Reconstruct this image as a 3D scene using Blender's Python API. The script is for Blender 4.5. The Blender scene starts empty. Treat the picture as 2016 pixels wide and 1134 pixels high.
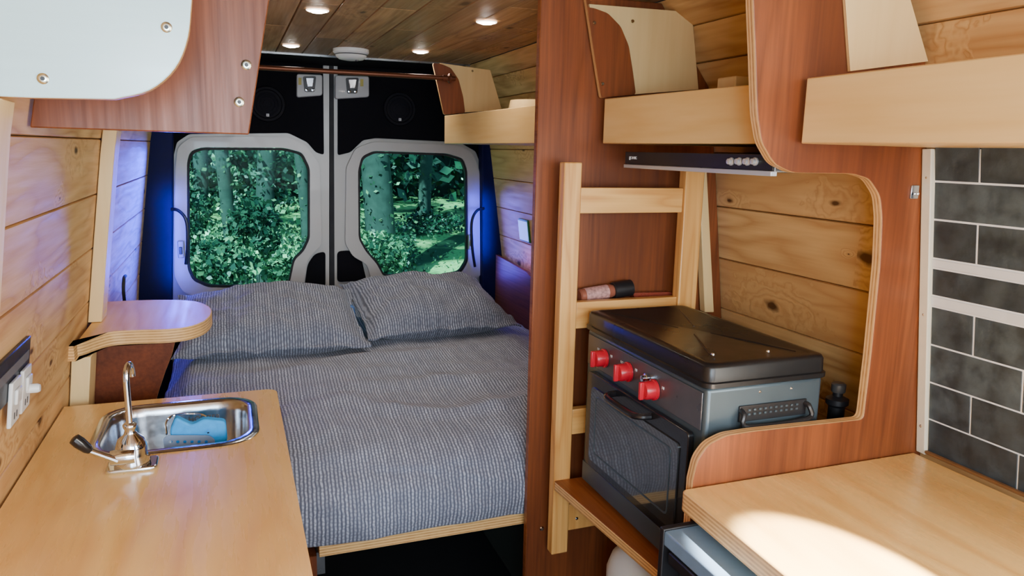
import bpy,bmesh,math,random
from mathutils import Vector,Matrix,noise,geometry
random.seed(7)
sc=bpy.context.scene
col=sc.collection
V=Vector
# ---------------- camera -----------------
F=1464.0
Yc=V((-558,282,-F)).normalized()
Xc=V((3934,182,-F)); Xc=(Xc-Yc*Xc.dot(Yc)).normalized()
Zc=Xc.cross(Yc)
M=Matrix((Xc,Yc,Zc))
CAM=V((0,0,1.5))
cd=bpy.data.cameras.new('camera'); cam=bpy.data.objects.new('camera',cd); col.objects.link(cam)
cd.lens=F/2016*36; cd.sensor_width=36; cd.clip_start=.02
cam.matrix_world=Matrix.Translation(CAM)@M.to_4x4()
sc.camera=cam
def P(px,py,Y=None,X=None,Z=None):
    d=M@V((px-1008,567-py,-F))
    if Y is not None: t=Y/d.y
    elif X is not None: t=X/d.x
    else: t=(Z-1.5)/d.z
    return CAM+d*t
def PY(l,Y): return [P(a,b,Y=Y) for a,b in l]
# ---------------- geometry helpers -----------------
def box(x0,x1,y0,y1,z0,z1):
    v=[V((x,y,z)) for z in (z0,z1) for y in (y0,y1) for x in (x0,x1)]
    return v,[(0,2,3,1),(4,5,7,6),(0,1,5,4),(2,6,7,3),(0,4,6,2),(1,3,7,5)]
def hexa(a,b,c,d,e):
    v=[a,b,c,d]+[p+e for p in (a,b,c,d)]
    return v,[(0,1,2,3),(4,7,6,5),(0,4,5,1),(1,5,6,2),(2,6,7,3),(3,7,4,0)]
def slab(outer,ext,holes=()):
    loops=[list(outer)]+[list(h) for h in holes]
    flat=[p for l in loops for p in l]; n=len(flat)
    if holes: caps=[tuple(t) for t in geometry.tessellate_polygon(loops)]
    else: caps=[tuple(range(n))]
    f=list(caps)+[tuple(i+n for i in reversed(c)) for c in caps]
    m=[0]*len(f); o=0
    for l in loops:
        k=len(l)
        for i in range(k):
            a=o+i;b=o+(i+1)%k
            f.append((a,b,b+n,a+n)); m.append(1)
        o+=k
    return flat+[p+ext for p in flat],f,m
def fil(pts,r=.02,n=5):
    out=[];k=len(pts)
    for i in range(k):
        a,b,c=pts[i-1],pts[i],pts[(i+1)%k]
        rr=r[i] if isinstance(r,(list,tuple)) else r
        if rr<=0: out.append(b.copy());continue
        d1=min(rr,(a-b).length*.48);d2=min(rr,(c-b).length*.48)
        p=b+(a-b).normalized()*d1;q=b+(c-b).normalized()*d2
        for j in range(n+1):
            t=j/n; out.append(p*(1-t)**2+b*2*t*(1-t)+q*t*t)
    return out
def basis(ax):
    ax=V(ax).normalized(); u=ax.orthogonal().normalized(); return u,ax.cross(u),ax
def lathe(prof,o,ax=(0,0,1),n=24):
    u,w,a=basis(ax);v=[];f=[]
    for r,h in prof:
        for i in range(n):
            t=2*math.pi*i/n; v.append(V(o)+a*h+(u*math.cos(t)+w*math.sin(t))*max(r,1e-5))
    for j in range(len(prof)-1):
        for i in range(n):
            k=(i+1)%n; f.append((j*n+i,j*n+k,(j+1)*n+k,(j+1)*n+i))
    f.append(tuple(range(n))); f.append(tuple((len(prof)-1)*n+i for i in range(n)))
    return v,f
def crv(pts,n=6):
    p=[V(q) for q in pts]; p=[p[0]*2-p[1]]+p+[p[-1]*2-p[-2]]; out=[]
    for i in range(1,len(p)-2):
        for j in range(n):
            t=j/n;a,b,c,d=p[i-1],p[i],p[i+1],p[i+2]
            out.append(.5*((2*b)+(c-a)*t+(2*a-5*b+4*c-d)*t*t+(3*b-a-3*c+d)*t**3))
    out.append(p[-2]); return out
def tube(path,r,n=10):
    path=[V(q) for q in path];v=[];f=[];u=None
    for i,p in enumerate(path):
        t=(path[min(i+1,len(path)-1)]-path[max(i-1,0)]).normalized()
        u=t.orthogonal().normalized() if u is None else (u-t*u.dot(t)).normalized()
        w=t.cross(u); rr=r[i] if isinstance(r,(list,tuple)) else r
        for k in range(n):
            a=2*math.pi*k/n; v.append(p+(u*math.cos(a)+w*math.sin(a))*rr)
    for j in range(len(path)-1):
        for i in range(n):
            k=(i+1)%n; f.append((j*n+i,j*n+k,(j+1)*n+k,(j+1)*n+i))
    f.append(tuple(range(n))); f.append(tuple((len(path)-1)*n+i for i in range(n)))
    return v,f
def rrect(cx,cy,w,h,r,z,n=6):
    out=[]
    for a0 in (0,90,180,270):
        sx=1 if a0 in (0,270) else -1; sy=1 if a0<180 else -1
        for j in range(n+1):
            a=math.radians(a0+90*j/n)
            out.append(V((cx+sx*(w/2-r)+r*math.cos(a),cy+sy*(h/2-r)+r*math.sin(a),z)))
    return out
def loft(loops,cap0=False,cap1=True):
    n=len(loops[0]);v=[p for l in loops for p in l];f=[]
    for j in range(len(loops)-1):
        for i in range(n):
            k=(i+1)%n; f.append((j*n+i,j*n+k,(j+1)*n+k,(j+1)*n+i))
    if cap0: f.append(tuple(range(n)))
    if cap1: f.append(tuple((len(loops)-1)*n+i for i in range(n)))
    return v,f
WL={}
class MB:
    def __init__(s): s.v=[];s.f=[];s.m=[];s.uv=[];s.r=[]
    def add(s,vf,mi=0,uv=None,rnd=0.5):
        o=len(s.v); s.v+=[V(p) for p in vf[0]]
        for i,fc in enumerate(vf[1]):
            s.f.append(tuple(o+k for k in fc))
            s.m.append(mi+(vf[2][i] if len(vf)>2 else 0))
            s.uv.append(uv[i] if uv else None); s.r.append(rnd)
        return s
    def make(s,name,mats,parent=None,smooth=35,bevel=0,base=None,recalc=True,seg=2):
        if not isinstance(mats,(list,tuple)): mats=[mats]
        if parent is not None: o=WL[parent]
        elif base is not None: o=V(base)
        else:
            xs=[p.x for p in s.v];ys=[p.y for p in s.v];zs=[p.z for p in s.v]
            o=V(((min(xs)+max(xs))/2,(min(ys)+max(ys))/2,min(zs)))
        bm=bmesh.new(); uvl=bm.loops.layers.uv.new('UVMap'); rl=bm.faces.layers.float.new('rnd')
        bv=[bm.verts.new(p-o) for p in s.v]
        for i,fc in enumerate(s.f):
            try: f=bm.faces.new([bv[k] for k in fc])
            except Exception: continue
            f.material_index=min(s.m[i],len(mats)-1); f[rl]=s.r[i]; f.smooth=True
            if s.uv[i]:
                for lp,q in zip(f.loops,s.uv[i]): lp[uvl].uv=q
        if recalc: bmesh.ops.recalc_face_normals(bm,faces=bm.faces)
        me=bpy.data.meshes.new(name); bm.to_mesh(me); bm.free()
        for m in mats: me.materials.append(m)
        me.set_sharp_from_angle(angle=math.radians(smooth))
        ob=bpy.data.objects.new(name,me); col.objects.link(ob)
        if parent is not None: ob.parent=parent
        else: ob.location=o
        WL[ob]=o
        if bevel:
            b=ob.modifiers.new('bevel','BEVEL'); b.width=bevel;b.segments=seg;b.limit_method='ANGLE';b.angle_limit=math.radians(40);b.harden_normals=False
        return ob
def one(vf,name,mats,parent=None,**k): return MB().add(vf).make(name,mats,parent,**k)
def tag(o,label,cat,group=None):
    o['label']=label;o['category']=cat
    if group:o['group']=group
    return o
def struct(o): o['kind']='structure'; return o
def thing(name,loc,label,cat,group=None):
    e=bpy.data.objects.new(name,None); col.objects.link(e); e.location=loc; e.empty_display_size=.05
    WL[e]=V(loc); return tag(e,label,cat,group)
def text(body,size,o,right,up,mat,parent,ext=.0006,name='lettering'):
    cu=bpy.data.curves.new('t','FONT'); cu.body=body; cu.size=size; cu.extrude=ext; cu.align_x='CENTER';cu.align_y='CENTER'
    t=bpy.data.objects.new('t',cu); col.objects.link(t)
    dg=bpy.context.evaluated_depsgraph_get(); me=bpy.data.meshes.new_from_object(t.evaluated_get(dg))
    bpy.data.objects.remove(t)
    r=V(right).normalized();u=V(up).normalized();n=r.cross(u)
    for q in me.vertices:
        c=q.co.copy(); q.co=V(o)+r*c.x+u*c.y+n*c.z-WL[parent]
    me.materials.clear(); me.materials.append(mat)
    ob=bpy.data.objects.new(name,me); col.objects.link(ob); ob.parent=parent; WL[ob]=WL[parent]; return ob
# ---------------- materials -----------------
def newmat(name):
    m=bpy.data.materials.new(name); m.use_nodes=True; nt=m.node_tree
    return m,nt,nt.nodes['Principled BSDF']
def node(nt,t,ins=None,**p):
    n=nt.nodes.new(t)
    for k,v in p.items(): setattr(n,k,v)
    if ins:
        for k,v in ins.items():
            if isinstance(v,bpy.types.NodeSocket): nt.links.new(v,n.inputs[k])
            else: n.inputs[k].default_value=v
    return n
def mth(nt,op,a,b=0.0,c=None,clamp=False):
    n=nt.nodes.new('ShaderNodeMath'); n.operation=op; n.use_clamp=clamp
    for i,v in enumerate((a,b,c)):
        if v is None: continue
        if isinstance(v,bpy.types.NodeSocket): nt.links.new(v,n.inputs[i])
        else: n.inputs[i].default_value=v
    return n.outputs[0]
def mixc(nt,f,a,b,mode='MIX'):
    n=nt.nodes.new('ShaderNodeMix'); n.data_type='RGBA'; n.blend_type=mode
    for i,v in ((0,f),(6,a),(7,b)):
        if isinstance(v,bpy.types.NodeSocket): nt.links.new(v,n.inputs[i])
        else: n.inputs[i].default_value=v if i==0 else (*v[:3],1)
    return n.outputs[2]
def mrange(nt,v,a,b,c,d):
    n=node(nt,'ShaderNodeMapRange',{0:v,1:a,2:b,3:c,4:d}); n.clamp=True; return n.outputs[0]
def plain(name,c,rough=.5,metal=0,var=.12,scale=30,bump=0,coat=0,spec=.5,face=0,det=3):
    m,nt,b=newmat(name)
    tc=node(nt,'ShaderNodeTexCoord'); n=node(nt,'ShaderNodeTexNoise',{'Vector':tc.outputs['Object'],'Scale':scale,'Detail':det})
    d=[max(0,x*(1-var*2)) for x in c]; l=[min(1,x*(1+var)) for x in c]
    cc=mixc(nt,n.outputs[0],d,l)
    if face:
        at=node(nt,'ShaderNodeAttribute',attribute_name='rnd')
        cc=mixc(nt,mth(nt,'MULTIPLY',mrange(nt,at.outputs['Fac'],0,1,.15,face),mrange(nt,n.outputs[0],.35,.65,.2,1)),cc,[x*2.6 for x in c])
    nt.links.new(cc,b.inputs['Base Color'])
    nt.links.new(mrange(nt,n.outputs[0],.3,.7,max(0,rough-.05),rough+.05),b.inputs['Roughness'])
    b.inputs['Metallic'].default_value=metal; b.inputs['Coat Weight'].default_value=coat; b.inputs['Specular IOR Level'].default_value=spec
    if bump:
        bp=node(nt,'ShaderNodeBump',{'Height':n.outputs[0],'Strength':bump,'Distance':.004}); nt.links.new(bp.outputs[0],b.inputs['Normal'])
    return m
def emis(name,c,s):
    m,nt,b=newmat(name); b.inputs['Base Color'].default_value=(*c,1); b.inputs['Emission Color'].default_value=(*c,1); b.inputs['Emission Strength'].default_value=s; return m
def wood(name,c1,c2,axis=1,uv=False,ring=9,rough=.4,knots=False,bump=.15,lo=1.3,stretch=7,coat=0,var=.0,tint=None,fine=.45,contrast=1.0,mott=.35,spec=.5):
    m,nt,b=newmat(name)
    tc=node(nt,'ShaderNodeTexCoord'); src=tc.outputs['UV' if uv else 'Object']
    at=node(nt,'ShaderNodeAttribute',attribute_name='rnd'); rnd=at.outputs['Fac']
    s=[stretch]*3; s[0 if uv else axis]=1.0
    off=node(nt,'ShaderNodeCombineXYZ',{0:mth(nt,'MULTIPLY',rnd,13.0),1:mth(nt,'MULTIPLY',rnd,7.0),2:mth(nt,'MULTIPLY',rnd,31.0)})
    add=node(nt,'ShaderNodeVectorMath',{0:src,1:off.outputs[0]},operation='ADD').outputs[0]
    mp=node(nt,'ShaderNodeMapping',{'Vector':add,'Scale':s}).outputs[0]
    n1=node(nt,'ShaderNodeTexNoise',{'Vector':mp,'Scale':lo,'Detail':2,'Distortion':.25}).outputs[0]
    kd=None
    if knots:
        wob=node(nt,'ShaderNodeTexNoise',{'Vector':add,'Scale':30.0,'Detail':2}).outputs[0]
        mk=node(nt,'ShaderNodeMapping',{'Vector':add,'Scale':(2.3,4.6,0)}).outputs[0]
        von=node(nt,'ShaderNodeTexVoronoi',{'Vector':mk,'Scale':1.0},voronoi_dimensions='2D')
        rs=node(nt,'ShaderNodeSeparateColor',{0:von.outputs['Color']}).outputs[0]
        vd=mth(nt,'MULTIPLY',von.outputs['Distance'],mrange(nt,wob,.3,.7,.7,1.4))
        vo=mth(nt,'DIVIDE',vd,mrange(nt,rs,.25,1,.12,1.0))
        kd=mrange(nt,vo,.035,.085,1,0)
        k2=mrange(nt,vo,.0,.42,.5,0)
        n1=mth(nt,'ADD',n1,k2)
    cont=mth(nt,'PINGPONG',mth(nt,'MULTIPLY',n1,float(ring)),1.0)
    s2=[stretch*7]*3; s2[0 if uv else axis]=2.0
    mp2=node(nt,'ShaderNodeMapping',{'Vector':add,'Scale':s2}).outputs[0]
    n2=node(nt,'ShaderNodeTexNoise',{'Vector':mp2,'Scale':2.2,'Detail':6}).outputs[0]
    n3=node(nt,'ShaderNodeTexNoise',{'Vector':mp,'Scale':.8,'Detail':1}).outputs[0]
    fac=mth(nt,'ADD',mth(nt,'MULTIPLY',mth(nt,'POWER',cont,1.6),(1-fine)*contrast),mth(nt,'MULTIPLY',mrange(nt,n2,.3,.75,0,1),fine*contrast))
    c=mixc(nt,fac,c1,c2)
    c=mixc(nt,mrange(nt,n3,.35,.7,0,mott),c,c2)
    if var: c=mixc(nt,mrange(nt,rnd,0,1,0,var),c,tint or c2)
    if kd is not None: c=mixc(nt,kd,c,(.10,.04,.013))
    nt.links.new(c,b.inputs['Base Color'])
    nt.links.new(mrange(nt,n2,.3,.7,max(.05,rough-.06),rough+.08),b.inputs['Roughness'])
    b.inputs['Coat Weight'].default_value=coat; b.inputs['Coat Roughness'].default_value=.25; b.inputs['Specular IOR Level'].default_value=spec
    bp=node(nt,'ShaderNodeBump',{'Height':fac,'Strength':bump,'Distance':.002}); nt.links.new(bp.outputs[0],b.inputs['Normal'])
    return m
pine=wood('pine_planks',(.91,.62,.27),(.46,.225,.07),uv=True,knots=True,ring=12,rough=.5,var=.6,tint=(.62,.36,.15),contrast=1.15,lo=1.8,stretch=5,mott=.6,bump=.35,fine=.4,spec=.35)
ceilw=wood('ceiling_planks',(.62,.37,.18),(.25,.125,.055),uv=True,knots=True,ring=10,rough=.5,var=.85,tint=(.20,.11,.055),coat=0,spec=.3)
maple=wood('maple_top',(.90,.57,.20),(.72,.39,.11),axis=1,ring=9,rough=.27,stretch=4,fine=.3,coat=.25,bump=.05,lo=1.6)
maplel=wood('maple_shelf',(.90,.57,.20),(.72,.39,.11),axis=1,ring=9,rough=.42,stretch=4,fine=.3,bump=.05,lo=1.6,spec=.35)
mapleb=wood('birch_board',(.90,.64,.29),(.76,.47,.165),axis=1,ring=5,rough=.34,stretch=5,fine=.35,bump=.05,coat=.1)
birch=wood('birch_ply',(.88,.65,.31),(.74,.49,.20),axis=2,ring=4,rough=.38,stretch=4,fine=.4,bump=.05)
birchc=wood('birch_ply_cool_light',(.50,.72,.78),(.40,.58,.62),axis=0,ring=4,rough=.2,stretch=4,fine=.3,bump=.03,coat=.4)  # clear ply with the cool light it reflects put into its colour
fir=wood('fir_rail',(.87,.50,.16),(.60,.26,.06),axis=2,ring=12,rough=.35,stretch=14,fine=.3,bump=.05)
firh=wood('fir_rung',(.87,.50,.16),(.60,.26,.06),axis=0,ring=12,rough=.35,stretch=14,fine=.3,bump=.05)
red=wood('red_stained_ply',(.31,.088,.025),(.095,.024,.008),axis=2,ring=8,rough=.42,stretch=8,fine=.65,bump=.06,coat=.06,mott=.7,spec=.35)
redh=wood('red_stained_board',(.38,.115,.030),(.16,.040,.011),axis=1,ring=7,rough=.36,stretch=8,fine=.6,bump=.06,coat=.1,mott=.5,spec=.4)
redd=wood('dark_red_stained_board',(.20,.050,.016),(.08,.018,.006),axis=1,ring=7,rough=.45,stretch=8,fine=.6,bump=.06,mott=.5,spec=.25)
def plyedge(name,axis,per,a=(.76,.46,.19),b2=(.40,.18,.055)):
    m,nt,b=newmat(name); tc=node(nt,'ShaderNodeTexCoord')
    sp=node(nt,'ShaderNodeSeparateXYZ',{0:tc.outputs['Object']}).outputs[axis]
    w=mth(nt,'PINGPONG',mth(nt,'MULTIPLY',sp,1/per),1.0)
    n=node(nt,'ShaderNodeTexNoise',{'Vector':tc.outputs['Object'],'Scale':60.0}).outputs[0]
    nt.links.new(mixc(nt,mth(nt,'MULTIPLY',mrange(nt,w,.35,.65,0,1),mrange(nt,n,.2,.7,.5,1)),a,b2),b.inputs['Base Color']); b.inputs['Roughness'].default_value=.45
    return m
edgeY=plyedge('ply_edge_upright',1,.0035); edgeZ=plyedge('ply_edge_flat',2,.0035,(.84,.53,.21),(.5,.25,.08))
whitem=plain('grey_painted_metal',(.50,.50,.48),.35,0,.01,coat=.1)
latchm=plain('latch_metal',(.42,.43,.43),.35,0,.03,coat=.1)
black=plain('black_upholstery',(.004,.004,.007),.9,0,.3,200,bump=.2,spec=.2)
blackp=plain('black_plastic',(.012,.012,.014),.4,0,.15)
blackr=plain('black_speaker_rim',(.005,.005,.009),.7,0,.15,spec=.2)
blackg=plain('black_gloss_enamel',(.012,.012,.014),.24,0,.2,8,coat=.2)
blackl=plain('black_satin_lid',(.010,.010,.011),.30,0,.2,10,spec=.4)
rubber=plain('black_rubber',(.012,.012,.015),.7)
steel=plain('stainless_steel',(.56,.60,.66),.2,1,.06,60)
silver=plain('silver_knob',(.62,.64,.66),.3,.5,.03)
chrome=plain('chrome',(.74,.82,.95),.07,1,.02)
steelb=plain('blue_grey_steel',(.085,.12,.145),.36,.5,.08,12)
steeld=plain('grey_steel_trim',(.30,.32,.34),.3,.9,.08,20)
copper=plain('copper',(.17,.06,.03),.45,.7,.1,40)
whitep=plain('white_plastic',(.72,.72,.70),.35,0,.03)
redk=plain('red_plastic',(.55,.012,.03),.3,0,.1)
cream=plain('cream_paint',(.76,.70,.54),.4,0,.06)
slate=plain('slate_tile',(.030,.043,.052),.5,0,.5,26,bump=.7,face=.75,det=8)
grout=plain('white_grout',(.82,.84,.84),.8,var=.04)
marble=plain('marble_strip',(.78,.80,.80),.3,0,.1,14)
floorm=plain('dark_floor',(.012,.013,.015),.7)
darkb=plain('dark_backing',(.08,.045,.024),.8)
shellm=plain('van_shell_metal',(.25,.25,.26),.5)
bluep=plain('blue_sponge',(.02,.38,1.0),.7,0,.15,80,bump=.3)
sheet=plain('blue_sheet',(.07,.16,.38),.8)
yellow=plain('yellow_sticker',(.5,.42,.08),.5)
green=plain('green_trim',(.02,.22,.08),.4)
matt=plain('mattress_cover',(.12,.13,.18),.8)
whitetxt=plain('white_print',(.75,.75,.75),.5)
greytxt=plain('grey_print',(.12,.12,.13),.5)
brass=plain('zinc_bolt',(.62,.62,.50),.25,1,.05)
def fabric(name,k_=1.0):
    m,nt,b=newmat(name); tc=node(nt,'ShaderNodeTexCoord')
    sp=node(nt,'ShaderNodeSeparateXYZ',{0:tc.outputs['UV']}); u,v=sp.outputs[0],sp.outputs[1]
    nz=node(nt,'ShaderNodeTexNoise',{'Vector':tc.outputs['UV'],'Scale':60.0,'Detail':3}).outputs[0]
    nb=node(nt,'ShaderNodeTexNoise',{'Vector':tc.outputs['UV'],'Scale':18.0,'Detail':4}).outputs[0]
    uu=mth(nt,'ADD',u,mth(nt,'MULTIPLY',nz,.006))
    K=112.0
    su=mth(nt,'SINE',mth(nt,'MULTIPLY',uu,2*math.pi*K))
    cell=mth(nt,'FLOOR',mth(nt,'SUBTRACT',mth(nt,'MULTIPLY',uu,K),-.25))
    wn=node(nt,'ShaderNodeTexWhiteNoise',{'W':cell},noise_dimensions='1D').outputs[0]
    sv=mth(nt,'SINE',mth(nt,'ADD',mth(nt,'MULTIPLY',v,2*math.pi*100),mth(nt,'ADD',mth(nt,'MULTIPLY',wn,6.28),mth(nt,'MULTIPLY',nz,12.0))))
    amp=mrange(nt,wn,0,1,.6,1)
    h=mth(nt,'MULTIPLY',mth(nt,'MULTIPLY',mrange(nt,su,-.7,.6,0,1),mrange(nt,sv,-.8,.2,.55,1)),amp)
    h=mth(nt,'MULTIPLY',h,mrange(nt,nb,.3,.65,1,.65))
    c=mixc(nt,h,[x*k_ for x in (.105,.118,.168)],[x*k_ for x in (.56,.61,.74)])
    nt.links.new(c,b.inputs['Base Color']); b.inputs['Roughness'].default_value=.85; b.inputs['Sheen Weight'].default_value=.15
    bp=node(nt,'ShaderNodeBump',{'Height':h,'Strength':.55,'Distance':.003}); nt.links.new(bp.outputs[0],b.inputs['Normal'])
    return m
fab=fabric('seersucker_fabric'); fabp=fabric('seersucker_pillow_fabric',.82)
def glassm(name,tint,rough=.02):
    m,nt,b=newmat(name); out=nt.nodes['Material Output']
    t=node(nt,'ShaderNodeBsdfTransparent',{'Color':(*tint,1)}); g=node(nt,'ShaderNodeBsdfGlossy',{'Roughness':rough})
    fr=node(nt,'ShaderNodeFresnel',{'IOR':1.45})
    mx=node(nt,'ShaderNodeMixShader',{0:mth(nt,'MULTIPLY',fr.outputs[0],.03),1:t.outputs[0],2:g.outputs[0]}); nt.links.new(mx.outputs[0],out.inputs[0]); return m
tint=glassm('tinted_window_glass',(.52,.92,.88))
ovglass=plain('dark_oven_glass',(.045,.05,.055),.08,0,.1,coat=1)
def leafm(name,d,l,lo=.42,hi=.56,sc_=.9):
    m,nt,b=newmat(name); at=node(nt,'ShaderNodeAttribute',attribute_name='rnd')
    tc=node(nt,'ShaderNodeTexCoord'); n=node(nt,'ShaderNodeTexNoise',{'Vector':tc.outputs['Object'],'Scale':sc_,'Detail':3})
    f=mth(nt,'MULTIPLY',at.outputs['Fac'],mrange(nt,n.outputs[0],lo,hi,.06,1))  # noise mask paints dappled sun and shade into the leaf colour
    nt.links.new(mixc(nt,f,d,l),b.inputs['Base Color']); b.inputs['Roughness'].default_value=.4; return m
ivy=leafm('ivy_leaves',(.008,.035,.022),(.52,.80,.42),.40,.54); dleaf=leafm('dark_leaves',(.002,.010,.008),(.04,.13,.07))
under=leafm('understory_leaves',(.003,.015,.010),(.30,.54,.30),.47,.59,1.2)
bark=plain('bark',(.06,.065,.06),.9,0,.4,9,bump=.8)
# ---------------- van shell -----------------
PR=[(-1.5,1.28),(-.9,1.275),(-.56,1.245),(-.28,1.208),(0,1.17),(.23,1.125),(.31,1.07),(.36,.98)]
def xr(z):
    if z<=PR[0][0]: return PR[0][1]
    for (a,b),(c,d) in zip(PR,PR[1:]):
        if z<=c: return b+(d-b)*(z-a)/(c-a)
    return PR[-1][1]
def xl(z): return .87-xr(z)
def RW(Y,z,t=0): return V((xr(z)-t,Y,1.5+z))
def LW(Y,z,t=0): return V((xl(z)+t,Y,1.5+z))
def plank(mb,a,b,c,d,e,mi=0,g=.0028):
    L=(b-a).length;W=(d-a).length;r=random.random();o=random.random()*3
    gx=(b-a)/L*g;gy=(d-a)/W*g
    f=[a+gx+gy,b-gx+gy,c-gx-gy,d+gx-gy]
    s=[a+gy*.3,b+gy*.3,c-gy*.3,d-gy*.3]; s=[p+e*.3 for p in s]
    v=f+s+[p+e*.7 for p in s]
    fs=[(0,1,2,3)]; uv=[[(o,0),(o+L,0),(o+L,W),(o,W)]]
    cc=[(o,0),(o+L,0),(o+L,W),(o,W)]
    for k in (0,4):
        for i in range(4):
            j=(i+1)%4; fs.append((k+i,k+j,k+4+j,k+4+i)); uv.append([cc[i],cc[j],cc[j],cc[i]])
    mb.add((v,fs),mi,uv,r)
zb=[-1.5]
while zb[-1]+.137<.2: zb.append(zb[-1]+.137)
zb+=[.23,.31,.36]
zb=sorted(set(round(z,4) for z in zb))
def wallmesh(side,Y0,Y1):
    mb=MB(); fn=RW if side>0 else LW
    for a,b in zip(zb,zb[1:]):
        plank(mb,fn(Y0,a),fn(Y1,a),fn(Y1,b),fn(Y0,b),V((side*.012,0,0)))
    for a,b in zip(zb,zb[1:]):
        p=[fn(Y0,a,-.012),fn(Y1,a,-.012),fn(Y1,b,-.012),fn(Y0,b,-.012)]
        mb.add((p,[(0,1,2,3)]),1)
    return mb
wr=wallmesh(1,.3,3.42)
wr.add(box(1.33,1.36,.3,3.62,-.4,1.92),2)
struct(wr.make('wall_right',[pine,darkb,shellm],recalc=False))
wl=wallmesh(-1,-.6,3.42); wl.add(box(-.50,-.47,-.6,3.62,-.4,1.92),2)
struct(wl.make('wall_left',[pine,darkb,shellm],recalc=False))
mb=MB(); n=11; x0,x1=xl(.36),xr(.36)
for i in range(n):
    a=x0+(x1-x0)*i/n;b=x0+(x1-x0)*(i+1)/n; z=1.86
    ys=[-.6,random.uniform(.6,1.4),random.uniform(1.8,2.8),3.16]
    for ya,yb in zip(ys,ys[1:]):
        plank(mb,V((a,ya,z)),V((a,yb,z)),V((b,yb,z)),V((b,ya,z)),V((0,0,.012)))
mb.add(box(x0-.01,x1+.01,-.6,3.16,1.872,1.88),1)
mb.add(box(-.50,1.36,-.6,3.62,1.90,1.93),2)
struct(mb.make('ceiling',[ceilw,darkb,shellm],recalc=False))
struct(one(box(-.47,1.33,-.6,3.6,-.05,0),'floor',floorm))
struct(one(box(-.30,1.17,3.165,3.60,1.862,1.895),'trim_1',black))
struct(one(box(x0,x1,3.152,3.164,1.853,1.860),'trim_2',steeld))
pm=plain('pillar_led_tint',(.008,.009,.075),.6,spec=.15)  # dark pillar, the blue LED glow is put into its colour
def pillar(l,r,nm):
    m=MB(); m.add(slab(fil(PY([(l[0],100),(r[0],100),(r[1],900),(l[1],900)],3.50),.0),V((0,.06,0)))); return struct(m.make(nm,pm,bevel=.006))
pillar((262,250),(342,337),'trim_3'); pillar((948,952),(1000,1012),'trim_4')
struct(one(box(-.47,1.33,3.6,3.62,-.1,.62),'wall_back',shellm))
struct(one(box(.86,1.26,1.9,3.4,.0,.42),'trim_5',plain('wheel_arch_grey',(.06,.07,.06),.7),bevel=.05))
# ---------------- rear doors -----------------
YD=3.57
def door(nm,xa,xb,glass,ring,uph,low):
    o=PY([(xa,90),(xb,90),(xb,900),(xa,900)],YD)
    g=fil(PY(glass,YD),.02)
    d=struct(one(slab(o,V((0,.03,0)),[g]),nm,whitem)); 
    g2=fil(PY(glass,YD-.03),.02); g2o=fil(PY(ring,YD-.03),.02)
    one(slab(g2o,V((0,.029,0)),[g2]),'window_frame',whitem,d,bevel=.007,seg=3)
    gc=sum(g2,V())/len(g2)
    gs=[gc+(p-gc)*.995 for p in g2]; gi=[gc+(p-gc)*.965 for p in g2]
    one(slab(gs,V((0,.028,0)),[gi]),'window_seal',rubber,d)
    one(slab([gc+V((0,.04,0))+(p-gc)*1.01 for p in g2],V((0,.004,0))),'glass',tint,d)
    one(slab(fil(PY(uph,YD-.012),.012),V((0,.011,0))),'upholstery_panel',black,d,bevel=.004)
    one(slab(fil(PY(low,YD-.012),.02),V((0,.011,0))),'lower_trim_panel',black,d,bevel=.004)
    return d
gl=[(368,320),(374,298),(395,290),(560,291),(595,300),(610,330),(610,470),(598,495),(580,512),(570,560),(560,568),(410,566),(380,553),(369,530)]
gr=[(705,335),(712,308),(735,297),(880,302),(912,312),(920,335),(922,515),(908,538),(860,547),(755,545),(742,520),(720,495),(706,470)]
d1=door('door_1',318,648,gl,[(345,330),(350,290),(375,270),(565,268),(603,285),(630,325),(634,480),(605,512),(597,575),(585,590),(400,590),(360,575),(343,545)],
 [(318,95),(636,95),(638,305),(622,300),(605,280),(568,262),(372,264),(348,280),(341,310),(338,560),(318,560)],[(641,495),(620,500),(606,520),(600,562),(641,566)])
d2=door('door_2',656,985,gr,[(682,330),(700,292),(735,279),(905,286),(930,300),(944,335),(948,540),(930,556),(735,560),(722,520),(695,505),(680,480)],
 [(665,95),(985,95),(985,560),(952,560),(949,330),(937,298),(905,280),(740,272),(715,276),(690,300),(665,306)],[(664,495),(690,493),(712,510),(722,552),(664,556)])
a=P(648,100,Y=YD-.004);b=P(657,100,Y=YD-.004);c=P(660,900,Y=YD-.004);e=P(650,900,Y=YD-.004)
struct(one(hexa(a,b,c,e,V((0,.03,0))),'trim_6',rubber))
def latch(x0,x1,y0,y1,flip,lab):
    Y=3.53; c=P((x0+x1)/2,y1,Y=Y)
    t=thing('door_latch',c,lab,'latch')
    pts=fil(PY([(x0,y0),(x1,y0+2),(x1,y1-4),(x0,y1)],Y),.012)
    one(slab(pts,V((0,.028,0))),'cover',latchm,t,bevel=.004)
    xm=(x0+x1)/2
    one(slab(fil(PY([(xm-13,y0+5),(xm+13,y0+5),(xm+10,y0+36),(xm-10,y0+36)],Y-.004),.008),V((0,.006,0))),'opening',blackp,t)
    one(slab(PY([(xm-8,y0+8),(xm+9,y0+8),(xm+6,y0+26),(xm-4,y0+26)],Y-.012),V((0,.010,0))),'catch',steel,t,bevel=.002)
    s=-1 if flip else 1
    one(slab(PY([(xm+s*16,y0+8),(xm+s*22,y0+8),(xm+s*22,y0+22),(xm+s*16,y0+22)],Y-.003),V((0,.004,0))),'warning_sticker',yellow,t)
    for dx in (-6,6):
        p=P(xm+dx,y0+32,Y=Y-.004); one(lathe([(.0001,-.008),(.006,-.007),(.006,.002)],p,(0,1,0),12),'screw',chrome,t)
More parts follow.
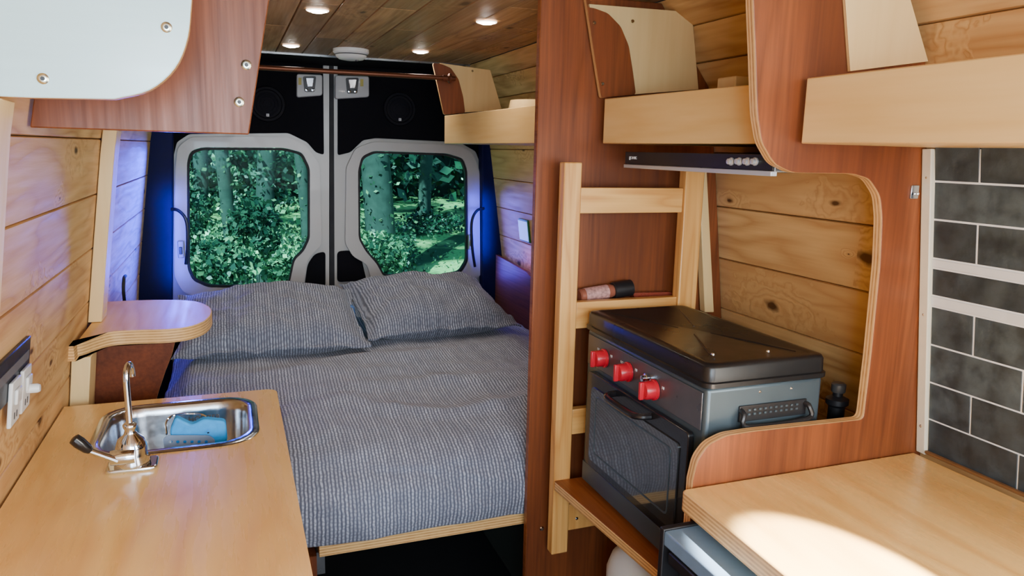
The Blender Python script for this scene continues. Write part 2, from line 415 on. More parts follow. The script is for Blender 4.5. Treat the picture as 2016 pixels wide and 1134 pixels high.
latch(584,635,145,192,True,'white metal latch at the top of the left rear door')
latch(660,727,148,195,False,'white metal latch at the top of the right rear door')
grm=plain('speaker_grille',(.008,.008,.014),.7,0,.4,400,bump=.5,spec=.2)
def speaker(px,py,lab):
    c=P(px,py,Y=YD-.013); r=.078
    t=thing('door_speaker',c,lab,'speaker','speakers set in the rear doors')
    one(lathe([(r,0),(r,.008),(r-.004,.014),(r-.014,.014),(r-.018,.008)],c,(0,-1,0),40),'rim',blackr,t)
    one(lathe([(r-.018,.004),(r-.03,.010),(.02,.013),(.0001,.013)],c,(0,-1,0),40),'grille',grm,t)
    for k in range(3):
        rr=.018+.014*k
        ring=[c+V((math.cos(i*.2618)*rr,-.0145,math.sin(i*.2618)*rr)) for i in range(25)]
        one(tube(ring,.0012,6),'grille_ring',blackr,t)
    p=c+V((0,-.0145,-.048)); bd=one(box(p.x-.006,p.x+.006,p.y-.002,p.y+.001,p.z-.006,p.z+.006),'badge',whitetxt,t)
    text('JL',.009,p+V((0,-.0024,0)),(1,0,0),(0,0,1),blackp,bd)
speaker(526,205,'round black speaker in the upholstery above the left rear window')
speaker(786,215,'round black speaker in the upholstery above the right rear window')
def dhandle(pts,base,d):
    h=one(tube(crv([P(x,y,Y=yy) for x,y,yy in pts],5),.007,8),'handle',blackp,d)
    q=P(*base,Y=3.515); k=one(box(q.x-.012,q.x+.012,q.y,q.y+.022,q.z-.03,q.z+.045),'lock_plate',latchm,d,bevel=.004)
    one(box(q.x-.006,q.x+.006,q.y-.01,q.y,q.z-.012,q.z+.02),'lever',blackp,k,bevel=.002)
dhandle([(337,412,3.5),(350,414,3.49),(364,428,3.48),(369,450,3.48),(369,490,3.485),(366,520,3.5)],(356,495),d1)
dhandle([(953,410,3.5),(940,414,3.49),(931,428,3.48),(928,450,3.48),(930,490,3.485),(935,525,3.5)],(928,480),d2)
# ---------------- ceiling fittings -----------------
lampm=emis('warm_led',(1,.90,.78),90)
ringm=emis('lit_ring',(1,.86,.70),4)
for px,py,lab in ((625,18,'round recessed ceiling light, nearest on the left side'),(958,41,'round recessed ceiling light, nearest on the right side'),(573,88,'round recessed ceiling light to the left of the smoke alarm'),(828,100,'round recessed ceiling light to the right of the smoke alarm')):
    c=P(px,py,Z=1.86); c.z=1.858
    t=thing('ceiling_light',c,lab,'ceiling light','recessed lights in the plank ceiling')
    one(lathe([(.026,0),(.030,-.001),(.029,-.003),(.026,-.004),(.024,-.002)],c,(0,0,1),28),'trim_ring',ringm,t)
    one(lathe([(.025,-.002),(.015,-.007),(.0001,-.009)],c,(0,0,1),24),'lens',lampm,t)
    l=bpy.data.lights.new('led_spot','SPOT'); l.energy=4.5; l.spot_size=2.4; l.spot_blend=.8; l.color=(1,.87,.72); l.shadow_soft_size=.03
    lo=bpy.data.objects.new('led_spot',l); col.objects.link(lo); lo.location=c+V((0,0,-.02))
c=P(691,97,Z=1.86); c.z=1.8595
t=thing('smoke_alarm',c,'white round smoke alarm on the ceiling above the rear doors','smoke alarm')
one(lathe([(.066,0),(.066,-.012),(.062,-.016)],c,(0,0,1),36),'base',whitep,t)
one(lathe([(.060,-.014),(.056,-.026),(.045,-.036),(.02,-.040),(.0001,-.040)],c,(0,0,1),36),'cover',whitep,t)
one(lathe([(.057,-.0165),(.061,-.019),(.057,-.022)],c,(0,0,1),36),'vent_slot',greytxt,t)
one(lathe([(.006,-.039),(.005,-.043),(.0001,-.043)],c+V((.018,-.02,0)),(0,0,1),12),'test_button',greytxt,t)
zrod=1.5+.0945*2.72
t=thing('curtain_rod',(.35,2.72,zrod),'thin copper curtain rod spanning below the ceiling before the rear doors','curtain rod')
one(tube([(-.12,2.72,zrod),(.3,2.72,zrod),(.79,2.72,zrod)],.0085,14),'rod',copper,t)
for x in (-.10,.772): one(lathe([(.018,0),(.018,.006),(.011,.012),(.011,.03)],(x,2.72,zrod),(1 if x<0 else -1,0,0),16),'end_fitting',copper,t)
# ---------------- right partitions and overhead shelves -----------------
YP=1.63
def profR(Y,z0,z1,ov=.004,k=10): return [V((xr(z0+(z1-z0)*i/k)-ov,Y,1.5+z0+(z1-z0)*i/k)) for i in range(k+1)]
pl=[V((.672,YP,.0))]+profR(YP,-1.5,.355)+[V((.672,YP,1.855))]
t=tag(one(slab(pl,V((0,.02,0))),'partition_panel',[red,redh],bevel=.002),'tall red stained plywood partition between the bed and the ladder rack','partition')
for px,py in ((1066,1040),(1205,880)):
    one(lathe([(.006,.003),(.004,.005),(.0001,.005)],P(px,py,Y=YP),(0,-1,0),12),'screw',chrome,t)
Y2=1.0
out=[(1478,-70),(1483,0),(1487,100),(1491,225),(1500,280),(1524,322),(1560,340),(1680,342),(1712,352),(1733,385),(1737,430),(1733,520),(1715,700),(1700,826),(1480,850),(1430,858),(1395,876),(1374,905),(1364,948)]
o2=PY(out,Y2); o2[0].z=1.855
o2=fil(o2,[0]+[.012]*(len(o2)-3)+[.012,0],4)
o2+= [V((o2[-1].x,Y2,0))]+profR(Y2,-1.5,.355)
p2=tag(one(slab(o2,V((0,.02,0))),'partition_panel',[red,edgeY],bevel=.0015),'red stained plywood partition with a rounded cutout around the cooker nook','partition')
q=P(1799,378,Y=Y2)
lp=one(box(q.x-.010,q.x+.008,q.y-.004,q.y,q.z-.012,q.z+.012),'latch_plate',steel,p2,bevel=.001)
for dx in (-.004,.003): one(lathe([(.003,.003),(.0001,.005)],q+V((dx,-.004,-.003)),(0,-1,0),10),'screw',chrome,lp)
def oshelf(ya,xa,yb,xb,lab,zt=.125,zbm=.022):
    t=thing('overhead_shelf',((xa+xb)/2,(ya+yb)/2,1.5+zbm),lab,'shelf')
    one(hexa(V((xa,ya,1.5+zbm)),V((xb,yb,1.5+zbm)),V((xb,yb,1.5+zt)),V((xa,ya,1.5+zt)),V((.018,0,0))),'fascia_board',mapleb,t,bevel=.002)
    one(hexa(V((xa+.018,ya,1.5+zbm)),V((xb+.018,yb,1.5+zbm)),RW(yb,.022,.004),RW(ya,.022,.004),V((0,0,.012))),'shelf_board',birch,t)
    return t
oshelf(.985,.868,.2,.872,'open overhead shelf with pale board front, nearest the camera above the tiles')
oshelf(1.598,.826,1.022,.880,'open overhead shelf with pale board front above the extractor hood')
oshelf(2.775,.765,1.652,.800,'open overhead shelf with pale board front above the bed')
def bay(redpx,plypx,Yr,lab1,lab2,screws,ps=()):
    r=tag(one(slab(fil(PY(redpx,Yr),.008),V((0,.012,0))),'shelf_bracket',[red,edgeY],bevel=.001),lab1,'bracket')
    p=tag(one(slab(PY(plypx,Yr+.0125),V((0,.008,0))),'side_panel',[birch,edgeY]),lab2,'panel')
    for s in screws: one(lathe([(.0045,.002),(.003,.004),(.0001,.004)],P(*s,Y=Yr),(0,-1,0),10),'screw',brass,r)
    for s in ps: one(lathe([(.0045,.002),(.003,.004),(.0001,.004)],P(*s,Y=Yr+.0125),(0,-1,0),10),'screw',brass,p)
bay([(1152,-12),(1156,14),(1170,16),(1197,26),(1222,52),(1238,90),(1246,140),(1252,186),(1196,191),(1184,194),(1172,120)],[(1160,8),(1362,24),(1375,176),(1190,190)],YP-.022,'dark red curved bracket beside the shelf above the hood','pale plywood side panel of the shelf above the hood',((1170,45),(1186,165)),((1245,42),))
bay([(852,124),(870,126),(888,134),(903,156),(912,190),(916,222),(874,226),(862,170)],[(866,124),(965,138),(988,216),(878,224)],2.785,'dark red curved bracket behind the shelf above the bed','pale plywood side panel of the shelf above the bed',(),((930,140),))
q=PY([(1662,-70),(1664,0),(1674,140),(1842,122),(1842,-70)],Y2-.007)
for v_ in q: v_.z=min(v_.z,1.855)
q=[v_ if v_.x<xr(v_.z-1.5)-.006 else V((xr(v_.z-1.5)-.006,v_.y,v_.z)) for v_ in q]
tag(one(slab(q,V((0,.006,0))),'side_panel',[birch,edgeY]),'pale plywood side panel inside the nearest overhead shelf','panel')
c=P(1453,172,Y=1.30); c.z=1.5345
tag(one(box(c.x-.03,c.x+.05,1.27,1.33,c.z,P(1453,153,Y=1.30).z),'wooden_block',birch,bevel=.003),'small pale wooden block peeking over the shelf front above the hood','block')
c=P(1024,212,Y=2.2); cc=V((c.x+.05,2.2,1.5345))
tag(one(lathe([(.05,0),(.075,.02),(.085,.085),(.078,.12),(.074,.12),(.07,.03),(.0001,.02)],cc,(0,0,1),28),'wooden_bowl',birch),'round pale wooden bowl on the shelf above the bed','bowl')
# ---------------- hood -----------------
hx,hy0,hy1,hz1,hz0=.85,1.026,1.53,1.5+.004,1.5-.030
t=thing('range_hood',(1.0,1.28,hz0),'slim black and steel extractor hood with four knobs under the overhead shelf','extractor hood')
one(box(hx+.004,xr(-.02)-.006,hy0,hy1,hz0+.004,hz1),'housing',steeld,t,bevel=.002)
one(box(hx,hx+.004,hy0,hy1,hz0+.007,hz1),'fascia',blackp,t,bevel=.001)
one(box(hx-.003,hx+.01,hy0,hy1,hz0-.002,hz0+.006),'lower_trim',plain('brushed_silver',(.55,.57,.6),.4,.4,.04),t,bevel=.001)
for px in (1441,1457,1473,1488):
    p=P(px,318,X=hx); one(lathe([(.0072,0),(.0072,.003),(.0056,.004),(.005,.009),(.0001,.010)],p,(-1,0,0),16),'knob',silver,t)
p=P(1246,311,X=hx-.0006); text('((CAMEC',.0085,p,(0,-1,0),(0,0,1),whitetxt,t)
# ---------------- tile splashback -----------------
mb=MB()
def rquad(y0,y1,z0,z1,t0,t1): return hexa(RW(y0,z0,t0),RW(y1,z0,t0),RW(y1,z1,t0),RW(y0,z1,t0),V((t0-t1,0,0)))
mb.add(rquad(.3,.978,-.556,.02,.004,.0118),1)
zs=[P(1838,y,Y=.978).z-1.5 for y in (287,357,432,508)]
zrows=[(zs[1],zs[0],0),(zs[2],zs[1],1),(zs[3],zs[2],0)]
z4=P(1836,527,Y=.978).z-1.5;z5=P(1836,581,Y=.978).z-1.5;z6=P(1836,602,Y=.978).z-1.5
zrows.append((z5,z4,1))
zz=z6;h=(z6+.556)/4
for k in range(4): zrows.append((zz-h*(k+1),zz-h*k,0 if k%2==0 else 1))
g=.0016
for a,b,ph in zrows:
    ys=[.978]; y=.892 if ph==0 else .802
    while y>.3: ys.append(y); y-=.18
    ys.append(.3)
    for y1_,y0_ in zip(ys,ys[1:]):
        if y1_-y0_>.01: mb.add(rquad(y0_+g,y1_-g,a+g,b-g,.008,.0135),0,None,random.random()**1.3)
for a,b in ((z4,zs[3]),(z6,z5)):
    for y0_ in (.3,.6): mb.add(rquad(y0_+g,.599 if y0_<.5 else .978,a+g,b-g,.008,.0145),2)
tag(mb.make('tile_splashback',[slate,grout,marble],smooth=30,bevel=.0008),'dark slate brick tile splashback with white grout and two marble strips','tiled splashback')
t=tag(one(hexa(RW(.978,-.556,.02),RW(.998,-.556,.02),RW(.998,.02,.02),RW(.978,.02,.02),V((.018,0,0))),'corner_trim',cream,bevel=.002),'narrow cream corner strip between the red partition and the tiles','trim')
for z in (-.03,-.28,-.5): one(lathe([(.003,.001),(.0001,.003)],RW(.988,z,.0195),(-1,0,0),10),'screw',steel,t)
tag(one(rquad(.3,.976,-.552,-.546,.0142,.022),'edge_strip',plain('brown_strip',(.20,.09,.03),.5),bevel=.001),'thin brown strip where the tiles meet the right worktop','trim')
# ---------------- right worktop -----------------
ztop=1.5-.556
pts=fil([V((.690,.995,ztop)),V((1.215,.995,ztop)),V((1.215,.15,ztop)),V((.660,.15,ztop))],[.012,0,0,0])
tag(one(slab(pts,V((0,0,-.036))),'worktop',[maple,edgeZ],bevel=.003),'pale maple worktop on the right below the tiles, with a sunlit patch','worktop')
t=thing('portable_fridge',(.9,.72,.45),'grey cool box with black edges tucked under the right worktop','cool box')
one(box(.672,1.12,.45,.965,.45,.862),'body',steelb,t,bevel=.012,seg=3)
one(box(.645,1.13,.44,.972,.864,.890),'lid',plain('fridge_lid_grey',(.24,.38,.56),.35,.3),t,bevel=.003,seg=3)
one(box(.643,.672,.50,.95,.842,.862),'edge_band',blackp,t,bevel=.002)
one(box(.632,.648,.70,.80,.80,.872),'latch',blackp,t,bevel=.003)
one(box(.642,1.12,.966,.978,.50,.894),'corner_guard',blackp,t,bevel=.002)
one(lathe([(.012,0),(.012,.012),(.006,.014),(.0001,.014)],V((.632,.75,.85)),(-1,0,0),14),'lock',chrome,t)
t=thing('base_cabinet',(.95,.6,0),'red cabinet base carrying the cool box under the right worktop','cabinet')
one(box(.70,1.24,.2,.99,.42,.448),'shelf',redh,t); one(box(.72,1.24,.2,.99,0,.418),'body',red,t,bevel=.003)
# ---------------- ladder rack -----------------
t=thing('ladder_rack',(.9,1.57,1.5-.98),'pine ladder-like rack standing against the red partition','ladder rack')
ly0,ly1=1.545,1.575
one(box(.706,.750,ly0,ly1,1.5-.984,1.5-.022),'rail',fir,t,bevel=.003)
one(box(1.027,1.080,ly0,ly1,1.5-.984,1.5-.022),'rail',fir,t,bevel=.003)
for a,b in ((-.138,-.079),(-.411,-.347),(-.676,-.612)):
    one(box(.751,1.026,ly0+.006,ly1-.002,1.5+a,1.5+b),'rung',firh,t,bevel=.002)
one(box(.751,1.026,1.576,1.628,1.5-.392,1.5-.384),'ledge',firh,t)
one(box(.751,.86,ly0+.008,ly1,1.5-.93,1.5-.86),'cleat',fir,t,bevel=.002)
one(lathe([(.004,.002),(.0001,.004)],V((.775,ly0+.008,1.5-.90)),(0,-1,0),10),'screw',chrome,t)
tag(one(hexa(P(1376,338,Y=1.60),P(1392,338,Y=1.60),P(1406,615,Y=1.60),P(1388,615,Y=1.60),V((0,.024,0))),'corner_trim',birch,bevel=.002),'pale wood strip beside the plank wall behind the ladder rack','trim')
a=P(1140,583,Y=1.605);b=P(1206,572,Y=1.605);c=P(1243,566,Y=1.605); r=.0175
a.z=max(a.z,1.5-.384+.019); 
t=thing('spice_jar',a,'spice jar with a black lid lying behind the middle rung','jar')
d=(c-a).normalized(); L=(b-a).length; L2=(c-a).length
one(lathe([(.014,0),(r,.003),(r,L-.008),(.015,L)],a,d,20),'body',plain('spice_glass',(.30,.10,.06),.2),t)
one(lathe([(r+.0006,.014),(r+.0006,L-.016)],a,d,20),'paper_label',plain('jar_label',(.6,.33,.30),.5,0,.45,160),t)
one(lathe([(r+.001,L),(r+.003,L+.002),(r+.003,L2-.002),(r,L2)],a,d,20),'lid',blackp,t)
tag(one(slab(PY([(1246,577),(1320,575),(1335,584),(1320,588),(1250,588)],1.60),V((0,.018,.0))),'foil_packet',plain('packet_red',(.25,.05,.03),.3)),'small red packet tucked behind the middle rung beside the jar','packet')
# ---------------- cooker shelf -----------------
zs_=1.5-.785
pts=fil([V((.703,1.542,zs_)),V((1.24,1.542,zs_)),V((1.24,1.022,zs_)),V((.742,1.022,zs_))],[.01,0,0,0])
tag(one(slab(pts,V((0,0,-.022))),'cooker_shelf',[redh,edgeZ],bevel=.002),'red brown shelf board carrying the camping oven','shelf')
# ---------------- oven -----------------
ox0,ox1,oy0,oy1=.766,1.022,1.045,1.515; ob=zs_+.012; ot=1.5-.402
t=thing('camping_oven',((ox0+ox1)/2,(oy0+oy1)/2,zs_),'black and steel camping oven with red knobs on the shelf in the nook','oven')
one(box(ox0,ox1,oy0,oy1,ob,ot),'body',steelb,t,bevel=.008,seg=3)
for x in (ox0+.03,ox1-.03):
    for y in (oy0+.03,oy1-.03): one(lathe([(.012,0),(.014,.012)],V((x,y,zs_)),(0,0,1),14),'foot',rubber,t)
cx,cy=(ox0+ox1)/2,(oy0+oy1)/2; w=ox1-ox0+.016;h=oy1-oy0+.016
one(loft([rrect(cx,cy,w-.006,h-.006,.018,ot),rrect(cx,cy,w,h,.02,ot+.002),rrect(cx,cy,w,h,.02,ot+.010),rrect(cx,cy,w-.008,h-.008,.018,ot+.012),rrect(cx,cy,w-.009,h-.009,.018,ot+.036),rrect(cx,cy,w-.016,h-.016,.016,ot+.042),rrect(cx,cy,w-.04,h-.04,.014,ot+.044),rrect(cx,cy,w-.048,h-.048,.014,ot+.042)],True,True),'lid',blackl,t,smooth=50)
for sx in (-1,1):
    for sy in (-1,1):
        e0=V((cx+sx*.02,cy+sy*.03,ot+.041));e1=V((cx+sx*(w/2-.045),cy+sy*(h/2-.045),ot+.041))
        one(tube([e0,e0*.5+e1*.5,e1],[.002,.003,.002],8),'pressed_rib',blackl,t)
for x,y in ((ox0+.05,oy0+.06),(ox1-.09,oy0+.05)): one(lathe([(.004,.0),(.003,.003),(.0001,.004)],V((x,y,ot+.042)),(0,0,1),12),'rivet',chrome,t)
one(box(ox0-.003,ox0,oy0+.01,oy1-.01,1.5-.482,1.5-.412),'control_panel',plain('control_panel_steel',(.15,.145,.155),.32,.6),t,bevel=.001)
for px,py in ((1190,705),(1237,732),(1288,767)):
    p=P(px,py,X=ox0-.004)
    k=one(lathe([(.021,0),(.021,.004),(.0185,.006),(.018,.022),(.016,.025),(.0001,.026)],p,(-1,0,0),28),'knob',redk,t)
    one(hexa(p+V((-.024,-.004,-.018)),p+V((-.024,.004,-.018)),p+V((-.024,.004,.018)),p+V((-.024,-.004,.018)),V((-.010,0,0))),'grip',redk,k,bevel=.002)
    for s,q in ((-1,'LO'),(1,'HI')): text(q,.008,p+V((.0006,s*-.030,.012)),(0,-1,0),(0,0,1),whitetxt,t)
one(lathe([(.009,0),(.009,.006),(.006,.007),(.006,.014),(.0001,.015)],P(1275,744,X=ox0-.004),(-1,0,0),16),'igniter_button',chrome,t)
dz0,dz1=1.5-.715,1.5-.492; dy0,dy1=1.072,1.478
d_=one(slab(fil([V((ox0-.014,dy0,dz0)),V((ox0-.014,dy1,dz0)),V((ox0-.014,dy1,dz1)),V((ox0-.014,dy0,dz1))],.01),V((.013,0,0))),'oven_door',blackg,t,bevel=.002)
one(slab(fil([V((ox0-.017,dy0+.025,dz0+.020)),V((ox0-.017,dy1-.025,dz0+.020)),V((ox0-.017,dy1-.025,dz1-.030)),V((ox0-.017,dy0+.025,dz1-.030))],.012),V((.003,0,0))),'window_pane',ovglass,d_)
wi=[V((ox0-.018,y,z)) for y,z in ((dy0+.048,dz0+.040),(dy1-.048,dz0+.040),(dy1-.048,dz1-.046),(dy0+.048,dz1-.046))]
wj=[V((ox0-.018,y,z)) for y,z in ((dy0+.051,dz0+.043),(dy1-.051,dz0+.043),(dy1-.051,dz1-.049),(dy0+.051,dz1-.049))]
one(slab(fil(wi,.012),V((.002,0,0)),[fil(wj,.012)]),'window_rim',steelb,d_)
hz=dz1-.014
one(tube(crv([(ox0-.014,dy0+.13,hz),(ox0-.034,dy0+.135,hz),(ox0-.042,dy0+.16,hz-.002),(ox0-.042,dy1-.16,hz-.002),(ox0-.034,dy1-.135,hz),(ox0-.014,dy1-.13,hz)],5),.007,10),'door_handle',blackg,d_)
one(box(ox0-.006,ox0,oy0+.01,oy1-.01,ob+.004,1.5-.722),'lower_panel',steelb,t,bevel=.002)
vx0,vx1,vz0,vz1=.835,.985,1.5-.470,1.5-.440
vp=one(box(vx0,vx1,oy0-.004,oy0,vz0,vz1),'vent_plate',blackp,t,bevel=.001)
for i in range(10):
    for j in range(2):
        x=vx0+.018+i*.0118;z=vz0+.012+j*.008
        one(box(x,x+.005,oy0-.0055,oy0-.0035,z,z+.0035),'vent_hole',steelb,vp)
one(tube(crv([(vx0+.004,oy0-.002,vz1-.008),(vx0+.002,oy0-.014,vz1-.012),(vx0+.01,oy0-.018,vz0-.004),(vx1-.01,oy0-.018,vz0-.004),(vx1-.002,oy0-.014,vz1-.012),(vx1-.004,oy0-.002,vz1-.008)],4),.005,8),'side_handle',blackp,t)
for x in (vx0+.045,vx0+.115): one(lathe([(.003,.0),(.0001,.003)],V((x,oy0,1.5-.418)),(0,-1,0),10),'screw',chrome,t)
r0=P(1648,790,Y=1.10)
g_=thing('gas_regulator',r0,'black gas regulator knob beside the camping oven','gas regulator')
one(lathe([(.012,-.05),(.016,-.04),(.016,-.01),(.022,-.004),(.022,.006),(.010,.012),(.010,.020)],r0,(0,0,1),18),'body',blackp,g_)
one(lathe([(.013,.020),(.014,.023),(.014,.036),(.010,.039),(.0001,.039)],r0,(0,0,1),18),'knob',plain('regulator_knob',(.05,.05,.05),.4),g_)
one(tube(crv([r0+V((0,0,-.05)),r0+V((-.005,.02,-.12)),V((1.13,1.20,zs_+.03)),V((1.13,1.35,zs_+.02))],6),.006,8),'hose',rubber,g_)
c=P(1240,1134,Y=1.35); 
t=thing('water_jug',(c.x,1.35,.0),'white plastic jug standing under the cooker shelf','jug')
zt=P(1240,1086,Y=1.35).z
one(lathe([(.075,0),(.08,.02),(.08,zt-.05),(.07,zt-.02),(.045,zt),(.0001,zt)],(c.x+.03,1.35,0),(0,0,1),28),'body',whitep,t)
one(lathe([(.02,zt),(.02,zt+.012),(.0001,zt+.012)],(c.x+.05,1.35,0),(0,0,1),18),'cap',plain('jug_cap',(.5,.55,.6),.5),t)
# ---------------- left worktop, sink, tap -----------------
zc=1.5-.588
sx0,sx1,sy0,sy1=-.285,.035,1.500,1.805; scx,scy=(sx0+sx1)/2,(sy0+sy1)/2
hole=rrect(scx,scy,sx1-sx0-.024,sy1-sy0-.024,.065,zc)
pts=fil([V((-.372,1.845,zc)),V((.084,1.845,zc)),V((.084,-.1,zc)),V((-.372,-.1,zc))],[0,.03,0,0],8)
tag(one(slab(pts,V((0,0,-.038)),[hole]),'worktop',[maple,edgeZ],smooth=30),'long pale maple worktop on the left with a sink let into it','worktop')
t=thing('sink_cabinet',(-.15,.9,0),'red cabinet below the left worktop and sink','cabinet')
one(box(.035,.055,-.1,1.838,0,zc-.04),'front_panel',red,t); one(box(-.36,.034,1.818,1.838,0,zc-.04),'end_panel',red,t)
for y in (.2,.75,1.3):
    dd=one(box(.0555,.072,y,y+.5,.1,zc-.06),'door',red,t,bevel=.003)
    one(lathe([(.006,0),(.006,.015),(.013,.02),(.013,.026),(.0001,.028)],(.072,y+.44,zc-.16),(1,0,0),16),'knob',chrome,dd)
W,H=sx1-sx0,sy1-sy0
t=thing('sink',(scx,scy,zc-.14),'small stainless steel sink with rounded corners in the left worktop','sink')
def rl(ins,r,z): return rrect(scx,scy,W-2*ins,H-2*ins,r,z)
m=MB().add(loft([rl(0,.075,zc+.0005),rl(.003,.073,zc+.003),rl(.018,.066,zc+.003),rl(.022,.062,zc-.001),rl(.026,.060,zc-.02),rl(.034,.055,zc-.12),rl(.046,.05,zc-.135),rl(.07,.045,zc-.14),rl(.12,.02,zc-.142)],False,True))
m.make('basin',steel,t,smooth=60,recalc=True)
one(lathe([(.03,.0),(.032,.003),(.022,.002),(.018,-.002),(.0001,-.002)],(scx,scy,zc-.1405),(0,0,1),24),'drain',chrome,t)
text('HOUZER',.017,V((scx+.045,sy1-.0305,zc-.035)),(1,0,0),(0,.12,1),greytxt,t)
Yk=1.60
t=thing('sponge_caddy',P(370,890,Y=Yk),'perforated steel caddy with wire loop inside the sink','caddy')
pp=[(326,894),(320,864),(330,857),(412,857),(424,866),(418,894)]
holes=[]
for j in range(2):
    for i in range(6):
        c=P(336+i*14+j*5,870+j*13,Y=Yk); holes.append([c+V((math.cos(k*math.pi/4)*.0035,0,math.sin(k*math.pi/4)*.0035)) for k in range(8)])
one(slab(fil(PY(pp,Yk),.006),V((0,.002,0)),holes),'front_plate',plain('caddy_steel',(.34,.42,.55),.35,.6),t)
one(tube(crv([P(328,855,Y=Yk+.002),P(328,830,Y=Yk+.05),P(345,817,Y=Yk+.07),P(390,815,Y=Yk+.07),P(408,824,Y=Yk+.05),P(410,852,Y=Yk+.002)],6),.0022,8),'wire_loop',chrome,t)
t=tag(one(slab(fil(PY([(340,888),(334,848),(345,822),(378,838),(400,826),(444,830),(448,868),(434,888)],Yk+.012),.008),V((0,.024,0))),'sponge',bluep,bevel=.004),'bright blue sponge cloth in the sink caddy','sponge')
fx,fy=-.191,1.448; 
t=thing('hand_pump_tap',(fx,fy,zc),'chrome hand pump tap with black lever knob beside the sink','tap')
one(slab(fil([V((fx-.043,fy-.028,zc)),V((fx+.043,fy-.028,zc)),V((fx+.043,fy+.028,zc)),V((fx-.043,fy+.028,zc))],.012),V((0,0,.008))),'base_plate',chrome,t,bevel=.003,seg=3)
one(lathe([(.030,.008),(.031,.014),(.026,.026),(.027,.040),(.022,.055),(.012,.064),(.009,.072),(.012,.078),(.012,.083),(.007,.087)],(fx,fy,zc),(0,0,1),28),'pump_body',chrome,t,smooth=60)
one(tube(crv([(fx,fy,zc+.082),(fx,fy,zc+.13),(fx,fy+.001,zc+.172),(fx+.002,fy+.012,zc+.188),(fx+.004,fy+.028,zc+.187),(fx+.005,fy+.038,zc+.172),(fx+.005,fy+.040,zc+.162)],6),.0056,12),'spout',chrome,t,smooth=60)
one(lathe([(.013,-.02),(.014,-.014),(.014,.014),(.013,.02)],(fx-.012,fy-.022,zc+.03),(1,0,0),18),'pivot',chrome,t,smooth=60)
p1=V((fx-.02,fy-.03,zc+.028));p2_=P(178,888,Y=fy-.04);p3=P(146,864,Y=fy-.045)
one(tube([p1,p1*.5+p2_*.5,p2_],[.0065,.005,.0048],10),'lever',chrome,t)
one(tube([p2_,p2_*.8+p3*.2,p2_*.3+p3*.7,p3,p3+(p3-p2_)*.06],[.006,.009,.011,.010,.005],14),'lever_knob',blackg,t,smooth=60)
# ---------------- left shelf, post, wall fittings -----------------
zsx=1.5-.46
fr=[(98,682),(125,677),(160,671),(190,661),(222,653),(270,650),(330,648),(375,642),(405,630),(417,614),(410,602),(385,593),(340,590),(270,591),(205,594)]
pt=[P(a,b,Z=zsx) for a,b in fr]
pt=[V((-.352,pt[0].y-.01,zsx))]+crv(pt,4)+[V((-.352,2.38,zsx))]
tag(one(slab(pt,V((0,0,-.036))),'corner_shelf',[maplel,edgeZ],bevel=.002),'kidney shaped maple shelf on the left above the worktop end','shelf')
def post(fn,y0,y1,z0,z1,t0,t1,nm,m,lab):
    mb=MB(); k=8
    loops=[]
    for i in range(k+1):
        z=z0+(z1-z0)*i/k
        loops.append([fn(y0,z,t0),fn(y1,z,t0),fn(y1,z,t1),fn(y0,z,t1)])
    mb.add(loft(loops,True,True)); return tag(mb.make(nm,m,bevel=.002),lab,'post')
post(LW,2.13,2.215,-.459,.03,.002,.034,'wall_post',birch,'pale upright wooden post on the left wall standing on the shelf')
post(LW,1.925,2.015,-1.5,-.497,.002,.042,'wall_post',birch,'pale wooden post under the left shelf behind the worktop')
post(LW,1.08,1.172,-.30,.050,.002,.03,'wall_post',birch,'pale upright wooden post at the left edge under the overhead cabinet')
Yq=2.03
pp=PY([(349,640),(345,672),(338,700),(326,730),(312,772),(305,800)],Yq)
pp=[V((-.35,Yq,1.5-.50)),V((pp[0].x,Yq,1.5-.50))]+pp[1:]+[V((pp[-1].x-.02,Yq,.3)),V((-.35,Yq,.3))]
tag(one(slab(pp,V((0,.018,0))),'bed_end_panel',[redd,edgeY],bevel=.001),'red stained panel under the left shelf beside the bed','panel')
t=thing('switch_panel',LW(1.38,-.47,0),'black wall plate with white sockets on the left plank wall','switch')
def lw(y0,y1,z0,z1,t0,t1): return hexa(LW(y0,z0,t0),LW(y1,z0,t0),LW(y1,z1,t0),LW(y0,z1,t0),V((t1-t0,0,0)))
one(lw(1.24,1.475,-.412,-.335,.0,.008),'back_plate',blackp,t,bevel=.002)
one(lw(1.25,1.46,-.372,-.356,.008,.0095),'label_strip',greytxt,t)
for y0,y1 in ((1.335,1.388),(1.405,1.458)):
    s=one(lw(y0,y1,-.455,-.380,.0085,.015),'socket',whitep,t,bevel=.002)
    one(lw(y0+.012,y1-.012,-.42,-.395,.015,.020),'rocker',whitep,s,bevel=.002)
    for dy in (-.007,.007): one(lw((y0+y1)/2+dy-.002,(y0+y1)/2+dy+.002,-.445,-.434,.0145,.0155),'socket_slot',blackp,s)
q=LW(1.43,-.418,.015); one(lathe([(.008,0),(.008,.016),(.006,.02),(.0001,.02)],q,(1,0,0),16),'dimmer_knob',whitep,t)
t=thing('control_display',RW(3.05,-.38,0),'small blue white control display with green edge on the right plank wall','control panel')
def rwq(y0,y1,z0,z1,t0,t1): return hexa(RW(y0,z0,t0),RW(y1,z0,t0),RW(y1,z1,t0),RW(y0,z1,t0),V((t0-t1,0,0)))
one(rwq(3.0,3.11,-.395,-.295,.0,.01),'housing',green,t,bevel=.002); one(rwq(3.004,3.106,-.388,-.303,.010,.013),'screen',emis('display_blue_white',(.22,.36,1.0),1.5),t)
q=[P(247,543,X=-.33),P(244,548,X=-.325),P(243,570,X=-.325),P(245,592,X=-.33)]
tag(one(tube(crv(q,4),.005,8),'wall_hook',rubber),'thin dark hook on the blue lit planks of the left wall','hook')
